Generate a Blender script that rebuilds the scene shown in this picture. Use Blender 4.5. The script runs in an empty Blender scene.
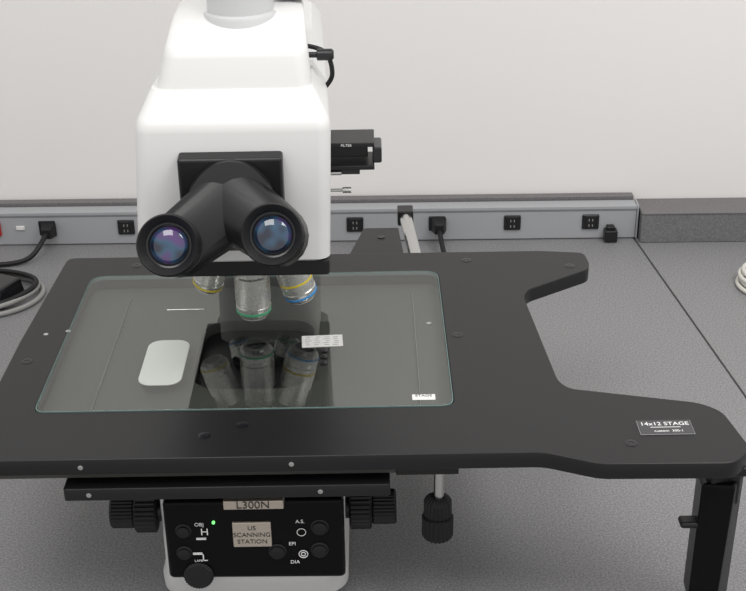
import bpy, bmesh, math, random
from mathutils import Vector, Matrix
random.seed(4)
sc=bpy.context.scene
sc.view_settings.view_transform='Standard'
COL=bpy.context.collection

# ---------------------------------------------------------------- materials
def mat(name,col,rough=.5,metal=0,coat=0,spec=.5,bump=0,bscale=400):
    m=bpy.data.materials.new(name); m.use_nodes=True
    nt=m.node_tree; b=nt.nodes['Principled BSDF']
    b.inputs['Base Color'].default_value=(*col,1); b.inputs['Roughness'].default_value=rough
    b.inputs['Metallic'].default_value=metal; b.inputs['Coat Weight'].default_value=coat
    b.inputs['Specular IOR Level'].default_value=spec
    tc=nt.nodes.new('ShaderNodeTexCoord'); n=nt.nodes.new('ShaderNodeTexNoise')
    n.inputs['Scale'].default_value=bscale; nt.links.new(tc.outputs['Object'],n.inputs['Vector'])
    if bump:
        bp=nt.nodes.new('ShaderNodeBump'); bp.inputs['Strength'].default_value=bump; bp.inputs['Distance'].default_value=.0004
        nt.links.new(n.outputs['Fac'],bp.inputs['Height']); nt.links.new(bp.outputs['Normal'],b.inputs['Normal'])
    else:
        mr=nt.nodes.new('ShaderNodeMapRange'); mr.inputs['To Min'].default_value=max(0,rough-.03); mr.inputs['To Max'].default_value=rough+.03
        nt.links.new(n.outputs['Fac'],mr.inputs['Value']); nt.links.new(mr.outputs[0],b.inputs['Roughness'])
    return m
def speckle(name,c0,c1,c2,rough=.5):
    m=mat(name,c1,rough,bscale=900); nt=m.node_tree; b=nt.nodes['Principled BSDF']
    tc=nt.nodes.new('ShaderNodeTexCoord'); n=nt.nodes.new('ShaderNodeTexNoise'); n.inputs['Scale'].default_value=420; n.inputs['Detail'].default_value=3
    r=nt.nodes.new('ShaderNodeValToRGB'); e=r.color_ramp.elements
    e[0].position=.36; e[0].color=(*c0,1); e[1].position=.66; e[1].color=(*c2,1)
    k=r.color_ramp.elements.new(.5); k.color=(*c1,1)
    nt.links.new(tc.outputs['Object'],n.inputs['Vector']); nt.links.new(n.outputs['Fac'],r.inputs['Fac']); nt.links.new(r.outputs['Color'],b.inputs['Base Color'])
    return m
WHITE=mat('white_enamel',(.70,.705,.70),.38,bump=.05,bscale=900)
TUBEW=mat('grey_white_enamel',(.55,.56,.565),.4)
BLACKM=mat('black_anodised',(.009,.009,.010),.36,spec=.42)
BLACKD=mat('black_matte',(.010,.010,.011),.6,spec=.35,bump=.15)
BLACKG=mat('black_gloss',(.010,.010,.012),.22)
PANEL=mat('panel_black',(.005,.005,.006),.3,spec=.12)
RUB=mat('black_rubber',(.010,.010,.011),.5,bump=.1,spec=.35)
CHROME=mat('brushed_steel',(.62,.62,.61),.25,1)
CHROMED=mat('dark_steel',(.30,.31,.31),.4,1)
LENSB=mat('barrel_steel',(.70,.70,.67),.28,.75)
GREEN=mat('ring_green',(.08,.5,.25),.4)
YEL=mat('ring_yellow',(.75,.6,.05),.4)
BLUE=mat('ring_blue',(.05,.3,.7),.4)
SUB=mat('substage_grey',(.070,.070,.066),.6,spec=.3)
LAB=mat('label_white',(.75,.75,.73),.5)
LABG=mat('label_grey_edge',(.35,.35,.36),.5)
LABK=mat('label_black',(.05,.05,.055),.35)
TXT=mat('text_white',(.85,.85,.85),.5)
TXTK=mat('text_black',(.05,.05,.05),.5)
PLATE=mat('plate_champagne',(.62,.55,.47),.35,.7)
WALL=mat('wall_paint',(.83,.815,.80),.85,bump=.08,bscale=250)
FLOORM=mat('floor_vinyl',(.3,.3,.3),.6)
ALU=mat('raceway_grey',(.36,.37,.385),.45)
ALUD=mat('raceway_groove',(.2,.2,.21),.5)
DESK=speckle('laminate_grey',(.155,.155,.16),(.215,.215,.222),(.285,.285,.293),.45)
SPLASH=speckle('laminate_dark',(.13,.13,.137),(.16,.16,.167),(.20,.20,.205),.5)
SPTOP=speckle('laminate_edge',(.12,.113,.115),(.15,.142,.145),(.18,.172,.175),.5)
CAB=mat('cabinet_grey',(.12,.12,.12),.6)
BEIGE=mat('cord_white',(.62,.61,.56),.5)
GREYC=mat('cord_grey',(.3,.3,.29),.5)
RED=mat('switch_red',(.45,.02,.02),.4)
EDGE=mat('glass_edge_teal',(.13,.20,.19),.25)
LED=mat('led_green',(.1,.9,.2),.4); LED.node_tree.nodes['Principled BSDF'].inputs['Emission Color'].default_value=(.2,1,.2,1); LED.node_tree.nodes['Principled BSDF'].inputs['Emission Strength'].default_value=1.5
# stage glass: coated top face reflects, lower face is anti-reflection
GLASS=bpy.data.materials.new('stage_glass'); GLASS.use_nodes=True
nt=GLASS.node_tree; nt.nodes.clear()
o=nt.nodes.new('ShaderNodeOutputMaterial'); mx=nt.nodes.new('ShaderNodeMixShader'); tr=nt.nodes.new('ShaderNodeBsdfTransparent'); gl=nt.nodes.new('ShaderNodeBsdfGlossy')
fr=nt.nodes.new('ShaderNodeFresnel'); gl.inputs['Roughness'].default_value=.0
ge=nt.nodes.new('ShaderNodeNewGeometry'); mr=nt.nodes.new('ShaderNodeMapRange'); mr.inputs['To Min'].default_value=1.95; mr.inputs['To Max'].default_value=1.0
nt.links.new(ge.outputs['Backfacing'],mr.inputs['Value']); nt.links.new(mr.outputs[0],fr.inputs['IOR'])
gl.inputs['Color'].default_value=(.98,1,.975,1); tr.inputs['Color'].default_value=(.94,.955,.94,1)
nt.links.new(fr.outputs[0],mx.inputs[0]); nt.links.new(tr.outputs[0],mx.inputs[1]); nt.links.new(gl.outputs[0],mx.inputs[2]); nt.links.new(mx.outputs[0],o.inputs[0])
# coated ocular lens
OCU=mat('coated_lens',(.02,.02,.05),.06,coat=1); nt=OCU.node_tree; b=nt.nodes['Principled BSDF']
tc=nt.nodes.new('ShaderNodeTexCoord'); n=nt.nodes.new('ShaderNodeTexNoise'); n.inputs['Scale'].default_value=75; n.inputs['Detail'].default_value=0
r=nt.nodes.new('ShaderNodeValToRGB'); e=r.color_ramp.elements; e[0].position=.3; e[0].color=(.008,.012,.03,1); e[1].position=.7; e[1].color=(.08,.035,.15,1)
k=e.new(.5); k.color=(.02,.07,.13,1)
nt.links.new(tc.outputs['Object'],n.inputs['Vector']); nt.links.new(n.outputs['Fac'],r.inputs['Fac']); nt.links.new(r.outputs['Color'],b.inputs['Base Color'])

# ---------------------------------------------------------------- helpers
def empty(name,loc=(0,0,0)):
    e=bpy.data.objects.new(name,None); COL.objects.link(e); e.location=loc; e.empty_display_size=.05; return e
def finish(name,me,mt,parent,bev=0,seg=3,smooth=True):
    me.materials.clear(); me.materials.append(mt)
    ob=bpy.data.objects.new(name,me); COL.objects.link(ob)
    if smooth:
        for p in me.polygons: p.use_smooth=True
        me.set_sharp_from_angle(angle=math.radians(32))
    if bev:
        md=ob.modifiers.new('bevel','BEVEL'); md.width=bev; md.segments=seg; md.limit_method='ANGLE'; md.angle_limit=math.radians(30); md.harden_normals=True
    if parent:
        ob.parent=parent; ob.matrix_parent_inverse=Matrix.Translation(-parent.location)
    return ob
def box(name,x0,x1,y0,y1,z0,z1,mt,parent,bev=.001,seg=2,rot=None):
    bm=bmesh.new(); bmesh.ops.create_cube(bm,size=1)
    c=Vector(((x0+x1)/2,(y0+y1)/2,(z0+z1)/2))
    for v in bm.verts:
        v.co=Vector((v.co.x*(x1-x0),v.co.y*(y1-y0),v.co.z*(z1-z0)))
        if rot: v.co=rot@v.co
        v.co+=c
    me=bpy.data.meshes.new(name); bm.to_mesh(me); bm.free()
    return finish(name,me,mt,parent,bev,seg)
def lathe(name,prof,org,axis,mt,parent,seg=48,ribs=0,depth=0):
    axis=Vector(axis).normalized(); q=axis.to_track_quat('Z','Y').to_matrix(); org=Vector(org)
    bm=bmesh.new(); rings=[]
    for (r,h) in prof:
        ring=[]
        for i in range(seg):
            a=2*math.pi*i/seg; rr=r
            if ribs and i%(max(1,seg//ribs))<(seg//ribs)/2 and r>.006: rr=r-depth
            ring.append(bm.verts.new(org+q@Vector((rr*math.cos(a),rr*math.sin(a),h))))
        rings.append(ring)
    for a,b in zip(rings,rings[1:]):
        for i in range(seg): bm.faces.new((a[i],a[(i+1)%seg],b[(i+1)%seg],b[i]))
    bm.faces.new(rings[0][::-1]); bm.faces.new(rings[-1])
    bmesh.ops.recalc_face_normals(bm,faces=bm.faces)
    me=bpy.data.meshes.new(name); bm.to_mesh(me); bm.free()
    return finish(name,me,mt,parent)
def rrect(x0,x1,y0,y1,r,n=6):
    pts=[]
    for cx,cy,a0 in ((x1-r,y1-r,0),(x0+r,y1-r,90),(x0+r,y0+r,180),(x1-r,y0+r,270)):
        for i in range(n+1):
            a=math.radians(a0+90*i/n); pts.append((cx+r*math.cos(a),cy+r*math.sin(a)))
    return pts
def loft(name,rings,mt,parent,n=7,bev=0,taper=0):
    bm=bmesh.new(); R=[]
    for z,x0,x1,y0,y1,r in rings:
        xc=(x0+x1)/2
        R.append([bm.verts.new((xc+(x-xc)*(1-taper*(y-y0)),y,z)) for x,y in rrect(x0,x1,y0,y1,r,n)])
    for a,b in zip(R,R[1:]):
        m=len(a)
        for i in range(m): bm.faces.new((a[i],a[(i+1)%m],b[(i+1)%m],b[i]))
    bm.faces.new(R[0][::-1]); bm.faces.new(R[-1])
    bmesh.ops.recalc_face_normals(bm,faces=bm.faces)
    me=bpy.data.meshes.new(name); bm.to_mesh(me); bm.free()
    return finish(name,me,mt,parent,bev)
def roundpoly(pts,r,n=5):
    out=[]; N=len(pts)
    for i,p in enumerate(pts):
        p=Vector(p[:2]); a=Vector(pts[i-1][:2]); b=Vector(pts[(i+1)%N][:2])
        rr=pts[i][2] if len(pts[i])>2 else r
        da=(a-p); db=(b-p); l=min(rr,da.length*.45,db.length*.45)
        A=p+da.normalized()*l; B=p+db.normalized()*l
        for k in range(n+1):
            t=k/n; out.append(tuple(A*(1-t)**2+p*2*t*(1-t)+B*t*t))
    return out
def plate(name,outer,holes,z0,z1,mt,parent,bev=.0012):
    cu=bpy.data.curves.new(name,'CURVE'); cu.dimensions='2D'; cu.fill_mode='BOTH'
    for pts in [outer]+holes:
        s=cu.splines.new('POLY'); s.points.add(len(pts)-1); s.use_cyclic_u=True
        for i,p in enumerate(pts): s.points[i].co=(p[0],p[1],0,1)
    cu.extrude=(z1-z0)/2-bev; cu.bevel_depth=bev; cu.bevel_resolution=2; cu.offset=-bev
    t=bpy.data.objects.new('tmp',cu); COL.objects.link(t)
    dg=bpy.context.evaluated_depsgraph_get(); me=bpy.data.meshes.new_from_object(t.evaluated_get(dg)); bpy.data.objects.remove(t)
    me.name=name; me.transform(Matrix.Translation((0,0,(z0+z1)/2)))
    return finish(name,me,mt,parent)
def tube(name,pts,r,mt,parent=None,cyc=False):
    cu=bpy.data.curves.new(name,'CURVE'); cu.dimensions='3D'; cu.bevel_depth=r; cu.bevel_resolution=4; cu.use_fill_caps=True
    s=cu.splines.new('NURBS'); s.points.add(len(pts)-1); s.order_u=4; s.use_endpoint_u=not cyc; s.use_cyclic_u=cyc
    for i,p in enumerate(pts): s.points[i].co=(*p,1)
    cu.resolution_u=8
    t=bpy.data.objects.new('tmp',cu); COL.objects.link(t)
    dg=bpy.context.evaluated_depsgraph_get(); me=bpy.data.meshes.new_from_object(t.evaluated_get(dg)); bpy.data.objects.remove(t)
    me.name=name
    return finish(name,me,mt,parent)
def text(name,body,loc,size,mt,parent,upright=False,align='CENTER'):
    cu=bpy.data.curves.new(name,'FONT'); cu.body=body; cu.size=size; cu.align_x=align; cu.align_y='CENTER'; cu.extrude=.0001
    t=bpy.data.objects.new('tmp',cu); COL.objects.link(t)
    dg=bpy.context.evaluated_depsgraph_get(); me=bpy.data.meshes.new_from_object(t.evaluated_get(dg)); bpy.data.objects.remove(t)
    M=Matrix.Translation(loc)
    if upright: M=M@Matrix.Rotation(math.pi/2,4,'X')
    me.transform(M); me.name=name
    return finish(name,me,mt,parent,smooth=False)
def hull(name,pts,mt,parent,bev=.004,seg=3):
    bm=bmesh.new()
    for p in pts: bm.verts.new(p)
    r=bmesh.ops.convex_hull(bm,input=bm.verts)
    bmesh.ops.delete(bm,geom=[v for v in bm.verts if not v.link_faces],context='VERTS')
    bmesh.ops.dissolve_limit(bm,angle_limit=.02,verts=bm.verts,edges=bm.edges)
    bmesh.ops.recalc_face_normals(bm,faces=bm.faces)
    me=bpy.data.meshes.new(name); bm.to_mesh(me); bm.free()
    return finish(name,me,mt,parent,bev,seg)
def disc_pts(c,axis,r,n=20):
    q=Vector(axis).normalized().to_track_quat('Z','Y').to_matrix(); c=Vector(c)
    return [c+q@Vector((r*math.cos(2*math.pi*i/n),r*math.sin(2*math.pi*i/n),0)) for i in range(n)]

# ---------------------------------------------------------------- room
WA=.012                      # the wall line is turned very slightly relative to the microscope
PV=(.455,2.045,0)
def yw(x): return 2.0975+(.455-x)*WA
def seam(y): return .453+(2.045-y)*.0985
wl=box('wall_back',-3,3,yw(0)+.001,yw(0)+.101,-.75,2.0,WALL,None,0,rot=Matrix.Rotation(-WA,3,'Z'))
box('floor',-3,3,-1.5,2.05,-.80,-.75,FLOORM,None,0)
b1=empty('lab_bench',(-.5,1.5,-.75))
plate('worktop',[(-2,yw(-2)-.001),(-2,.99),(seam(.99)-.0015,.99),(seam(2.0965)-.0015,yw(.45)-.001)],[],-.035,0,DESK,b1,.001)
box('cabinet',-1.98,.50,1.05,2.07,-.75,-.036,CAB,b1)
b2=empty('lab_bench.001',(1.2,1.5,-.75))
plate('worktop',[(2,yw(2)-.001),(seam(2.0965)+.0015,yw(.45)-.001),(seam(.99)+.0015,.99),(2,.99)],[],-.035,0,DESK,b2,.001)
box('cabinet',.57,1.98,1.05,2.07,-.75,-.036,CAB,b2)
def wallgroup(nm):
    e=empty(nm,PV); return e
sp=wallgroup('backsplash')
box('panel',-2,.452,2.079,2.096,0.0005,.067,SPTOP,sp,.001)
sp2=wallgroup('backsplash.001')
box('panel',.459,2,2.03,2.096,.0005,.053,SPLASH,sp2,.001)
box('top_edge',.459,2,2.0285,2.096,.053,.0545,SPTOP,sp2,0)

# raceway with outlets
rw=wallgroup('power_raceway')
box('housing',-1.8,.4535,2.049,2.078,.001,.061,ALU,rw,.0025,3)
box('top_lip',-1.8,.4535,2.0475,2.056,.0555,.0615,ALU,rw,.001)
box('groove',-1.8,.4535,2.0485,2.052,.0525,.0542,ALUD,rw,0)
box('end_cap',.4535,.4565,2.047,2.078,.001,.0625,ALU,rw,.001)
def outlet(x,sw=False):
    z=.033
    box('outlet_body',x-.0145,x+.0145,2.0455,2.05,z-.0135,z+.0135,BLACKG,rw,.002)
    box('outlet_face',x-.010,x+.010,2.0442,2.046,z-.011,z+.011,RUB,rw,.0015)
    for dz in (-.0055,.0045):
        for dx in (-.003,.003):
            box('slot',x+dx-.0007,x+dx+.0007,2.0438,2.0445,z+dz-.0022,z+dz+.0022,GREYC,rw,0)
for x in (-.423,-.029,.112,.241,.375,-.559,-.85,-1.1): outlet(x)
box('switch',-.66,-.639,2.043,2.05,.02,.046,RED,rw,.002)
box('indicator',-.613,-.598,2.046,2.05,.03,.037,LAB,rw,.001)
box('cable_bracket',.398,.42,2.03,2.049,.001,.022,BLACKM,rw,.002)
box('cable_bracket_arm',.402,.416,2.036,2.049,.02,.028,BLACKM,rw,.002)

def plug(nm,x,pts):
    p=wallgroup(nm)
    hull('plug_body',[(x+a,2.0435,.033+b) for a in (-.013,.013) for b in (-.013,.013)]+[(x+a,2.02,.033+b) for a in (-.008,.008) for b in (-.009,.009)],RUB,p,.002)
    tube('cord',pts,.0042,RUB,p); return p
pg1=plug('power_plug',-.555,[(-.555,2.022,.033),(-.557,2.0,.03),(-.566,1.980,.014),(-.585,1.970,.005),(-.62,1.960,.005),(-.66,1.957,.005),(-.75,1.957,.005)])
pg2=plug('power_plug.001',.115,[(.115,2.022,.03),(.117,2.0,.025),(.12,1.97,.008),(.128,1.94,.005),(.13,1.90,.005),(.10,1.84,.005),(.03,1.78,.005),(-.03,1.72,.005)])
for e in (sp,sp2,rw,pg1,pg2): e.rotation_euler=(0,0,-WA)

ad=empty('power_adapter',(-.62,1.87,0))
hull('brick',[(-.69,1.86,.0005),(-.582,1.815,.0005),(-.556,1.875,.0005),(-.64,1.915,.0005),(-.687,1.862,.03),(-.586,1.82,.03),(-.561,1.872,.03),(-.642,1.911,.03)],BLACKG,ad,.004)
tube('cable_loop_1',[(-.72,1.775,.0045),(-.62,1.775,.0045),(-.55,1.795,.0045),(-.520,1.86,.0045),(-.540,1.915,.0045),(-.60,1.935,.0045),(-.72,1.94,.0045)],.004,GREYC,ad)
tube('cable_loop_2',[(-.72,1.79,.0045),(-.61,1.79,.006),(-.548,1.825,.0125),(-.528,1.88,.0125),(-.562,1.925,.0115),(-.63,1.94,.0115),(-.72,1.93,.0045)],.004,GREYC,ad)
tube('cable_loop_3',[(-.72,1.80,.0045),(-.60,1.80,.006),(-.536,1.84,.02),(-.534,1.885,.02),(-.575,1.92,.016),(-.63,1.93,.018),(-.72,1.92,.012)],.004,RUB,ad)
cc=empty('coiled_cable',(.62,1.86,0))
for i in range(4):
    n=16; rr=.042-.002*i
    tube('loop_%d'%(i+1),[(.622+.004*(i%2)+rr*math.cos(2*math.pi*k/n),1.852+.003*i+rr*1.15*math.sin(2*math.pi*k/n),.0045+.006*i) for k in range(n)],.0035,BEIGE,cc,True)
tube('tail',[(.62,1.900,.005),(.66,1.93,.005),(.72,1.96,.005)],.0035,BEIGE,cc)

# ---------------------------------------------------------------- microscope
M=empty('microscope',(-.135,1.4,0))
# base
loft('base',[(0.0005,-.230,-.036,1.122,1.68,.03),(.004,-.234,-.032,1.115,1.683,.03),(.022,-.234,-.032,1.111,1.683,.03),(.034,-.228,-.036,1.106,1.68,.025),(.135,-.226,-.038,1.104,1.67,.02),(.14,-.222,-.042,1.110,1.665,.02)],WHITE,M)
hull('control_panel',[(x,y,z) for x,y,z in [(-.221,1.106,.038),(-.034,1.106,.036),(-.219,1.094,.142),(-.034,1.094,.142),(-.218,1.096,.045),(-.036,1.096,.043),(-.219,1.12,.145),(-.034,1.12,.145),(-.221,1.12,.038),(-.034,1.12,.036)]],PANEL,M,.004,3)
YP=1.0935
box('nameplate',-.149,-.109,YP-.0015,YP+.003,.086,.117,PLATE,M,.001)
for i,s in enumerate(('US','SCANNING','STATION')): text('nameplate_text_%d'%i,s,(-.129,YP-.0018,.110-.0085*i),.0075,TXTK,M,True)
for i,(x,z,rr) in enumerate([(-.200,.106,.0075),(-.201,.078,.0075),(-.104,.078,.0085),(-.059,.108,.0085),(-.060,.079,.0085)]):
    lathe('button_%d'%i,[(rr+.001,-.003),(rr+.001,0),(rr-.0005,.001),(rr-.001,.0035),(rr-.003,.0042)],(x,YP+.001,z),(0,-1,0),RUB,M,32)
def ring(name,x,z,R,r,mt,n=28):
    tube(name,[(x+R*math.cos(2*math.pi*k/n),YP-.0002,z+R*math.sin(2*math.pi*k/n)) for k in range(n)],r,mt,M,True)
ring('symbol_ring',-.078,.103,.0045,.0004,TXT); ring('symbol_gear_in',-.077,.075,.0022,.0005,TXT); ring('symbol_gear_out',-.077,.075,.0046,.0005,TXT)
lathe('led',[(.0016,-.001),(.0016,.001),(.0008,.0016)],(-.168,YP,.117),(0,-1,0),LED,M,16)
for i,(s,x,z,sz) in enumerate([('OBJ',-.183,.1145,.006),('H',-.178,.105,.012),('L',-.180,.072,.012),('LAMP',-.186,.0685,.004),('A.S.',-.079,.1165,.006),('EPI',-.088,.0885,.006),('DIA',-.086,.065,.006)]):
    text('panel_text_%d'%i,s,(x,YP-.0002,z),sz,TXT,M,True)
box('level_mark',-.187,-.177,YP-.0004,YP+.001,.0955,.0975,TXT,M,0); box('level_mark_2',-.192,-.182,YP-.0004,YP+.001,.0765,.0785,TXT,M,0)
lathe('dimmer_wheel',[(.016,-.01),(.016,.004),(.014,.006),(.005,.006)],(-.188,YP+.003,.049),(0,-1,0.1),RUB,M,60,30,.0008)
box('badge',-.155,-.094,1.082,1.10,.1405,.151,PLATE,M,.001)
text('badge_text','L300N',(-.125,1.0815,.146),.0125,TXTK,M,True)
# focus knobs
def knob(nm,x,s):
    lathe(nm+'_hub',[(.012,0),(.012,.012)],(x,1.135,.104),(s,0,0),BLACKM,M)
    lathe(nm+'_coarse',[(.018,.004),(.0235,.006),(.0235,.026),(.021,.028),(.014,.028)],(x,1.135,.104),(s,0,0),RUB,M,96,32,.0011)
    lathe(nm+'_fine',[(.016,.027),(.0185,.030),(.0185,.052),(.0165,.054),(.006,.054)],(x,1.135,.104),(s,0,0),RUB,M,96,32,.0009)
knob('focus_left',-.227,-1); knob('focus_right',-.033,1)
# rear column and arm
loft('column',[(.13,-.205,-.070,1.55,1.665,.02),(.50,-.205,-.075,1.50,1.62,.02)],WHITE,M)
loft('head',[(.361,-.236,-.047,1.204,1.638,.012),(.364,-.240,-.0425,1.20,1.64,.013),(.42,-.2365,-.0405,1.20,1.64,.014),(.500,-.2305,-.0380,1.20,1.63,.014),(.508,-.2295,-.0390,1.202,1.63,.014),(.513,-.2275,-.0415,1.206,1.63,.014),(.530,-.219,-.0530,1.229,1.60,.014),(.534,-.2165,-.0555,1.233,1.59,.014)],WHITE,M,taper=.5)
loft('upper_head',[(.520,-.2155,-.0545,1.230,1.44,.016),(.540,-.2105,-.0565,1.236,1.44,.016),(.562,-.2055,-.0585,1.242,1.44,.018),(.568,-.2040,-.0595,1.245,1.44,.018),(.573,-.2025,-.0605,1.252,1.44,.018),(.581,-.201,-.062,1.272,1.43,.018),(.589,-.199,-.064,1.296,1.42,.018),(.594,-.196,-.067,1.312,1.41,.018),(.596,-.188,-.075,1.325,1.40,.018)],WHITE,M,taper=1.0)
box('head_underside',-.200,-.044,1.203,1.23,.344,.362,BLACKD,M,.003)
box('head_underside_rear',-.228,-.060,1.215,1.58,.346,.362,BLACKD,M,.003)
lathe('camera_port_flange',[(.040,-.03),(.040,.000),(.0385,.003),(.034,.004)],(-.130,1.316,.589),(0,0,1),TUBEW,M,64)
lathe('camera_port_tube',[(.034,0),(.034,.07),(.028,.075),(.028,.14)],(-.130,1.316,.590),(0,0,1),TUBEW,M,64)
box('port_lever',-.094,-.060,1.325,1.355,.600,.620,BLACKM,M,.003)
# binocular
hull('binocular_mount',[(-.188,1.185,.479),(-.086,1.185,.479),(-.188,1.205,.482),(-.086,1.205,.482),(-.188,1.185,.39),(-.086,1.185,.39),(-.188,1.205,.37),(-.086,1.205,.37)],BLACKM,M,.003)
AX=Vector((0,-.905,.425)).normalized()
EL=Vector((-.189,1.098,.428)); ER=Vector((-.092,1.098,.437))
hub=Vector((-.136,1.182,.434))
lathe('binocular_hub',[(.042,-.02),(.042,.016),(.039,.021),(.01,.022)],hub,AX,BLACKM,M,64)
for nm,E in (('left',EL),('right',ER)):
    back=E-AX*.056
    hull('prism_housing_'+nm,disc_pts(hub,AX,.037)+disc_pts(hub+AX*.014,AX,.035)+disc_pts(back+AX*.020,AX,.0285)+disc_pts(back-AX*.010,AX,.031),BLACKM,M,.003)
    lathe('eyepiece_'+nm,[(.0255,.004),(.0255,.024),(.0277,.026),(.0277,.033),(.0262,.035),(.0265,.039),(.0288,.049),(.0295,.055),(.0290,.0580),(.0278,.060),(.0258,.058),(.0230,.052),(.0210,.050),(.0200,.047),(.01,.047)],back,AX,RUB,M,72)
    lathe('ocular_ring_'+nm,[(.0208,.0470),(.0212,.0505),(.0195,.0500),(.0178,.0474),(.010,.0474)],back,AX,BLACKG,M,72)
    lathe('ocular_lens_'+nm,[(.0175,.0476),(.0165,.0490),(.0140,.0503),(.010,.0515),(.006,.0522),(.002,.0525)],back,AX,OCU,M,64)
lathe('mount_screw',[(.003,0),(.003,.002),(.001,.0022)],(-.108,1.1855,.461),(0,-1,0.0),CHROMED,M,20)
# side slider, pin, knob and cable
for z in (.418,.444): box('slider_rail',-.07,.004,1.315,1.36,z-.0025,z+.0025,BLACKM,M,.001)
box('slider_core',-.07,-.003,1.33,1.36,.425,.437,BLACKM,M,.001)
box('slider_lower_tab',-.07,-.012,1.322,1.35,.408,.416,BLACKG,M,.001)
box('slider_end',.002,.012,1.318,1.352,.422,.440,BLACKG,M,.002)
text('slider_text','FILTER',(-.026,1.3145,.444),.004,TXT,M,True)
lathe('slider_screw',[(.0025,0),(.0025,.014)],(-.046,1.320,.411),(1,0,0),CHROME,M,16)
lathe('shutter_pin',[(.0018,0),(.0018,.030),(.0034,.031),(.0034,.040)],(-.062,1.33,.387),(1,0,0),CHROME,M,20)
lathe('lever_knob',[(.003,0),(.003,.012),(.006,.013),(.006,.028),(.004,.030)],(-.066,1.30,.548),(1,0,0),BLACKG,M,32,16,.0005)
tube('head_cable',[(-.072,1.32,.553),(-.048,1.32,.550),(-.041,1.32,.54),(-.038,1.32,.525),(-.039,1.32,.513),(-.055,1.32,.500)],.0025,RUB,M)
# nosepiece + objectives
lathe('nosepiece',[(.055,0),(.060,.006),(.060,.022),(.052,.034),(.045,.036)],(-.136,1.355,.308),(0,.25,1),BLACKD,M,64)
lathe('nosepiece_hub',[(.070,0),(.070,.02)],(-.136,1.36,.330),(0,.1,1),BLACKD,M,64)
def objective(nm,tip,axis,L,r,ringm,ring2=None):
    ax=Vector(axis).normalized(); tip=Vector(tip); o=tip-ax*L
    lathe(nm,[(r*.9,0),(r*.9,L*.3),(r,L*.32),(r,L*.72),(r*.97,L*.73),(r*.97,L*.80),(r,L*.81),(r*.97,L*.91),(r*.86,L*.96),(r*.8,L*.985),(r*.74,L)],o,ax,LENSB,M,56)
    lathe(nm+'_ring',[(r*.96,L*.875),(r*1.01,L*.88),(r*.995,L*.91),(r*.9,L*.915)],o,ax,ringm,M,56)
    if ring2: lathe(nm+'_ring2',[(r*.98,L*.60),(r*1.012,L*.605),(r*1.012,L*.64),(r*.98,L*.645)],o,ax,ring2,M,56)
    lathe(nm+'_tip_glint_ring',[(r*.76,-.001),(r*.74,.0006),(r*.60,.0008)],tip,ax,LAB,M,40)  # chrome glint put into a white rim, so its reflection reads bright
    lathe(nm+'_frontlens',[(r*.6,0),(r*.55,.0012)],tip,ax,BLACKG,M,32)
objective('objective_1',(-.136,1.32,.240),(0,0,-1),.075,.0200,GREEN)
objective('objective_2',(-.081,1.335,.254),(.28,.1,-1),.07,.0195,BLUE,YEL)
objective('objective_3',(-.190,1.335,.268),(-.32,.1,-1),.06,.0175,YEL)
objective('objective_4',(-.165,1.42,.285),(-.25,.6,-1),.05,.016,BLUE)
objective('objective_5',(-.105,1.42,.285),(.25,.6,-1),.05,.016,GREEN)

# stage
ST=[(-.393,1.527,.012),(-.402,1.30,.0),(-.404,1.058,.01),(.163,1.058,.01),(.215,1.036,.01),(.343,1.034,.012),(.364,1.058,.012),(.353,1.128,.02),(.334,1.145,.012),(.204,1.178,.012),(.195,1.195,.012),(.181,1.393,.01),(.187,1.412,.012),(.270,1.468,.01),(.274,1.486,.008),(.272,1.518,.010),(.216,1.526,.01)]
GX0,GX1,GY0,GY1=-.352,.082,1.146,1.470
hole=[(GX0,GY0,.012),(GX1,GY0,.014),(GX1,GY1,.02),(GX0,GY1,.02)]
plate('stage_plate',roundpoly(ST,.01),[roundpoly(hole,.01)],.202,.22,BLACKM,M,.001)
def inset(d): return [(GX0+d,GY0+d,.012),(GX1-d,GY0+d,.014),(GX1-d,GY1-d,.02),(GX0+d,GY1-d,.02)]
plate('stage_glass',roundpoly(inset(.0018),.01),[],.2155,.2205,GLASS,M,.0002)
plate('stage_glass_edge',roundpoly(inset(.0004),.01),[roundpoly(inset(.0014),.01)],.2155,.2208,EDGE,M,.0002)
plate('middle_plate',[(-.385,1.075),(.075,1.075),(.10,1.51),(-.375,1.51)],[rrect(-.20,-.07,1.22,1.38,.03)],.187,.2015,SUB,M,.001)
plate('lower_plate',roundpoly([(-.308,1.06),(.014,1.06),(.014,1.50),(-.308,1.50)],.003),[],.170,.184,BLACKM,M,.001)
box('stage_carrier',-.21,-.06,1.13,1.56,.135,.171,BLACKM,M,.002)
box('stage_bracket',.02,.082,1.072,1.11,.186,.2015,BLACKM,M,.001)
plate('white_slot_patch',rrect(-.2555,-.2085,1.207,1.308,.015),[],.2143,.2153,TXT,M,.0002)  # white patch under the glass, standing in for a bright slot opening
box('reflected_line_left',-.300,-.2988,1.15,1.44,.202,.204,CHROMED,M,.0005)  # thin strip modelled in place of a line reflected in the glass
box('inner_rail_right',.048,.0492,1.16,1.44,.202,.205,CHROMED,M,.0005)
lathe('substage_lens_ring',[(.030,0),(.030,.010),(.024,.010),(.022,.007),(.004,.009)],(-.133,1.315,.187),(0,0,1),BLACKG,M,64)
lathe('limit_pin',[(.0010,0),(.0010,.045)],(-.250,1.405,.2045),(1,0,0),CHROME,M,12)
def stick(nm,x,y,w,h,z,m,rot=0):
    R=Matrix.Rotation(rot,3,'Z'); box(nm,x-w/2,x+w/2,y-h/2,y+h/2,z,z+.0006,m,M,.0001,1,R)
stick('stage_label_edge',.289,1.098,.054,.026,.2201,LABG); stick('stage_label',.289,1.098,.0530,.0250,.2205,LABK)
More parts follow.
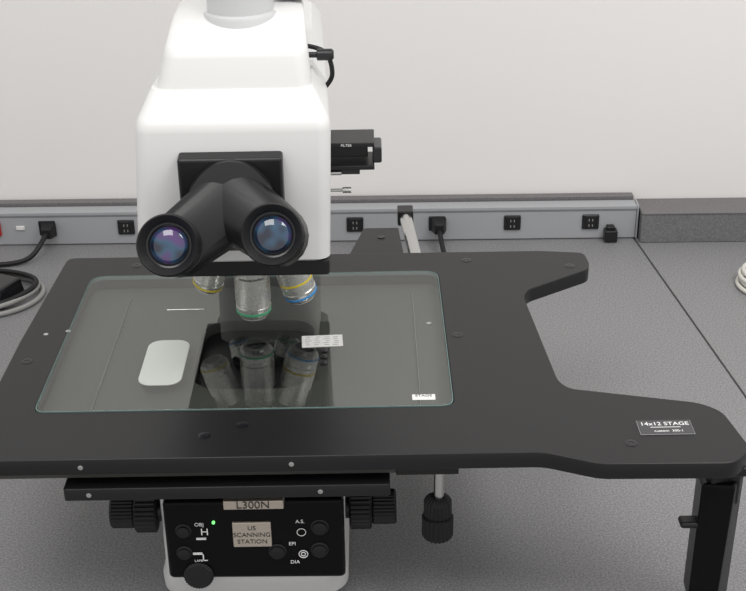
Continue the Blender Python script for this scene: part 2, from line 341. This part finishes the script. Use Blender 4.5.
text('stage_label_text','14x12 STAGE',(.289,1.1035,.2212),.0085,TXT,M); text('stage_label_text2','custom  300-1',(.291,1.0905,.2212),.005,TXT,M)
stick('stage_label_line',.289,1.0975,.03,.0008,.2207,TXT)
stick('glass_label',.051,1.163,.024,.011,.2207,LAB); text('glass_label_text','STAGE',(.051,1.1655,.2214),.006,TXTK,M)
stick('paper_label',-.058,1.289,.046,.027,.2207,LAB,.05)
random.seed(7)
for i in range(5):
    for j in range(4):
        stick('paper_print_%d_%d'%(i,j),-.074+.0105*j+random.uniform(-.001,.001),1.298-.0045*i,random.uniform(.004,.008),.0009,.2209,GREYC,.05)
def screw(x,y,r=.007,m=BLACKG):
    lathe('stage_screw',[(r,-.002),(r,.0003),(r-.001,.0005),(r*.5,.0005),(r*.45,.0001)],(x,y,.2200),(0,0,1),m,M,28)
for x,y in ((-.170,1.097),(-.134,1.116),(.095,1.30),(.250,1.071),(.248,1.478),(-.383,1.255),(-.30,1.500),(.12,1.50)): screw(x,y,.0062)
for x,y in ((-.376,1.318),(.064,1.33),(-.352,1.325)): screw(x,y,.0028,CHROME)
for i in range(3): lathe('vacuum_port_%d'%i,[(.0042,0),(.0042,.002),(.002,.0022)],(-.055,1.265-.014*i,.2207),(0,0,1),BLACKG,M,20)
for i,(x,z) in enumerate([(-.287,.211),(-.082,.211)]): lathe('front_screw_%d'%i,[(.0026,0),(.0026,.0012),(.001,.0014)],(x,1.0585,z),(0,-1,0),CHROME,M,16)
for i,(x,z) in enumerate([(-.283,.177),(-.055,.177)]): lathe('lower_screw_%d'%i,[(.0026,0),(.0026,.0012),(.001,.0014)],(x,1.0605,z),(0,-1,0),CHROME,M,16)
# rear bracket and rail
plate('rear_bracket',roundpoly([(-.035,1.515),(.042,1.515),(.036,1.622),(-.011,1.622)],.004),[],.204,.214,BLACKM,M,.001)
lathe('rear_rail',[(.0085,0),(.0085,.155)],(.058,1.515,.208),(-.07,1,0),CHROME,M,32)
box('rear_rail_cap',.036,.058,1.665,1.69,.197,.219,BLACKM,M,.002)
lathe('rear_screw',[(.005,0),(.005,.002)],(.012,1.59,.213),(0,0,1),BLACKG,M,20)
# stage drive
lathe('drive_shaft',[(.007,0),(.007,.012),(.0055,.013),(.0055,.062)],(.064,1.10,.202),(0,0,-1),CHROME,M,32)
box('drive_block',.046,.084,1.078,1.12,.188,.2025,BLACKM,M,.002)
lathe('drive_knob_upper',[(.008,0),(.0125,.003),(.0145,.006),(.0145,.022),(.011,.024)],(.063,1.10,.141),(0,0,-1),RUB,M,80,20,.0012)
lathe('drive_knob_lower',[(.012,0),(.0165,.002),(.0165,.024),(.0145,.027),(.005,.027)],(.063,1.10,.118),(0,0,-1),RUB,M,80,20,.0012)
# control handle hanging from the right-hand stage arm
box('handle_arm',.318,.362,1.05,1.10,.192,.2025,BLACKM,M,.002)
box('handle_neck',.330,.360,1.062,1.095,.150,.194,BLACKM,M,.003)
hull('handle_grip',[(.322,1.064,.176),(.352,1.054,.180),(.366,1.075,.180),(.366,1.10,.17),(.326,1.10,.168),(.320,1.060,.03),(.345,1.048,.012),(.364,1.075,.012),(.366,1.10,.02),(.322,1.09,.03)],PANEL,M,.004)
box('handle_lever',.305,.326,1.062,1.078,.122,.129,BLACKM,M,.003)

# ---------------------------------------------------------------- light
w=bpy.data.worlds.new('room_light'); sc.world=w; w.use_nodes=True
w.node_tree.nodes['Background'].inputs[0].default_value=(1,.985,.97,1); w.node_tree.nodes['Background'].inputs[1].default_value=.74
def area(nm,loc,sx,sy,pw,rot=(0,0,0)):
    l=bpy.data.lights.new(nm,'AREA'); l.shape='RECTANGLE'; l.size=sx; l.size_y=sy; l.energy=pw; l.color=(1,.98,.96)
    ob=bpy.data.objects.new(nm,l); COL.objects.link(ob); ob.location=loc; ob.rotation_euler=rot
area('ceiling_light',(-.5,.5,1.95),.8,1.2,15); area('ceiling_light.001',(1.0,.7,1.95),.8,1.2,25)

# ---------------------------------------------------------------- camera
f=1300.0; pch=math.radians(26.5); roll=math.radians(.95)
cam=bpy.data.cameras.new('camera'); co=bpy.data.objects.new('camera',cam); COL.objects.link(co)
R=Matrix.Rotation(math.pi/2-pch,3,'X')@Matrix.Rotation(-roll,3,'Z')
co.matrix_world=Matrix.Translation((0,0,.92))@R.to_4x4()
cam.sensor_width=36; cam.lens=36*f/746; cam.clip_start=.02
sc.camera=co
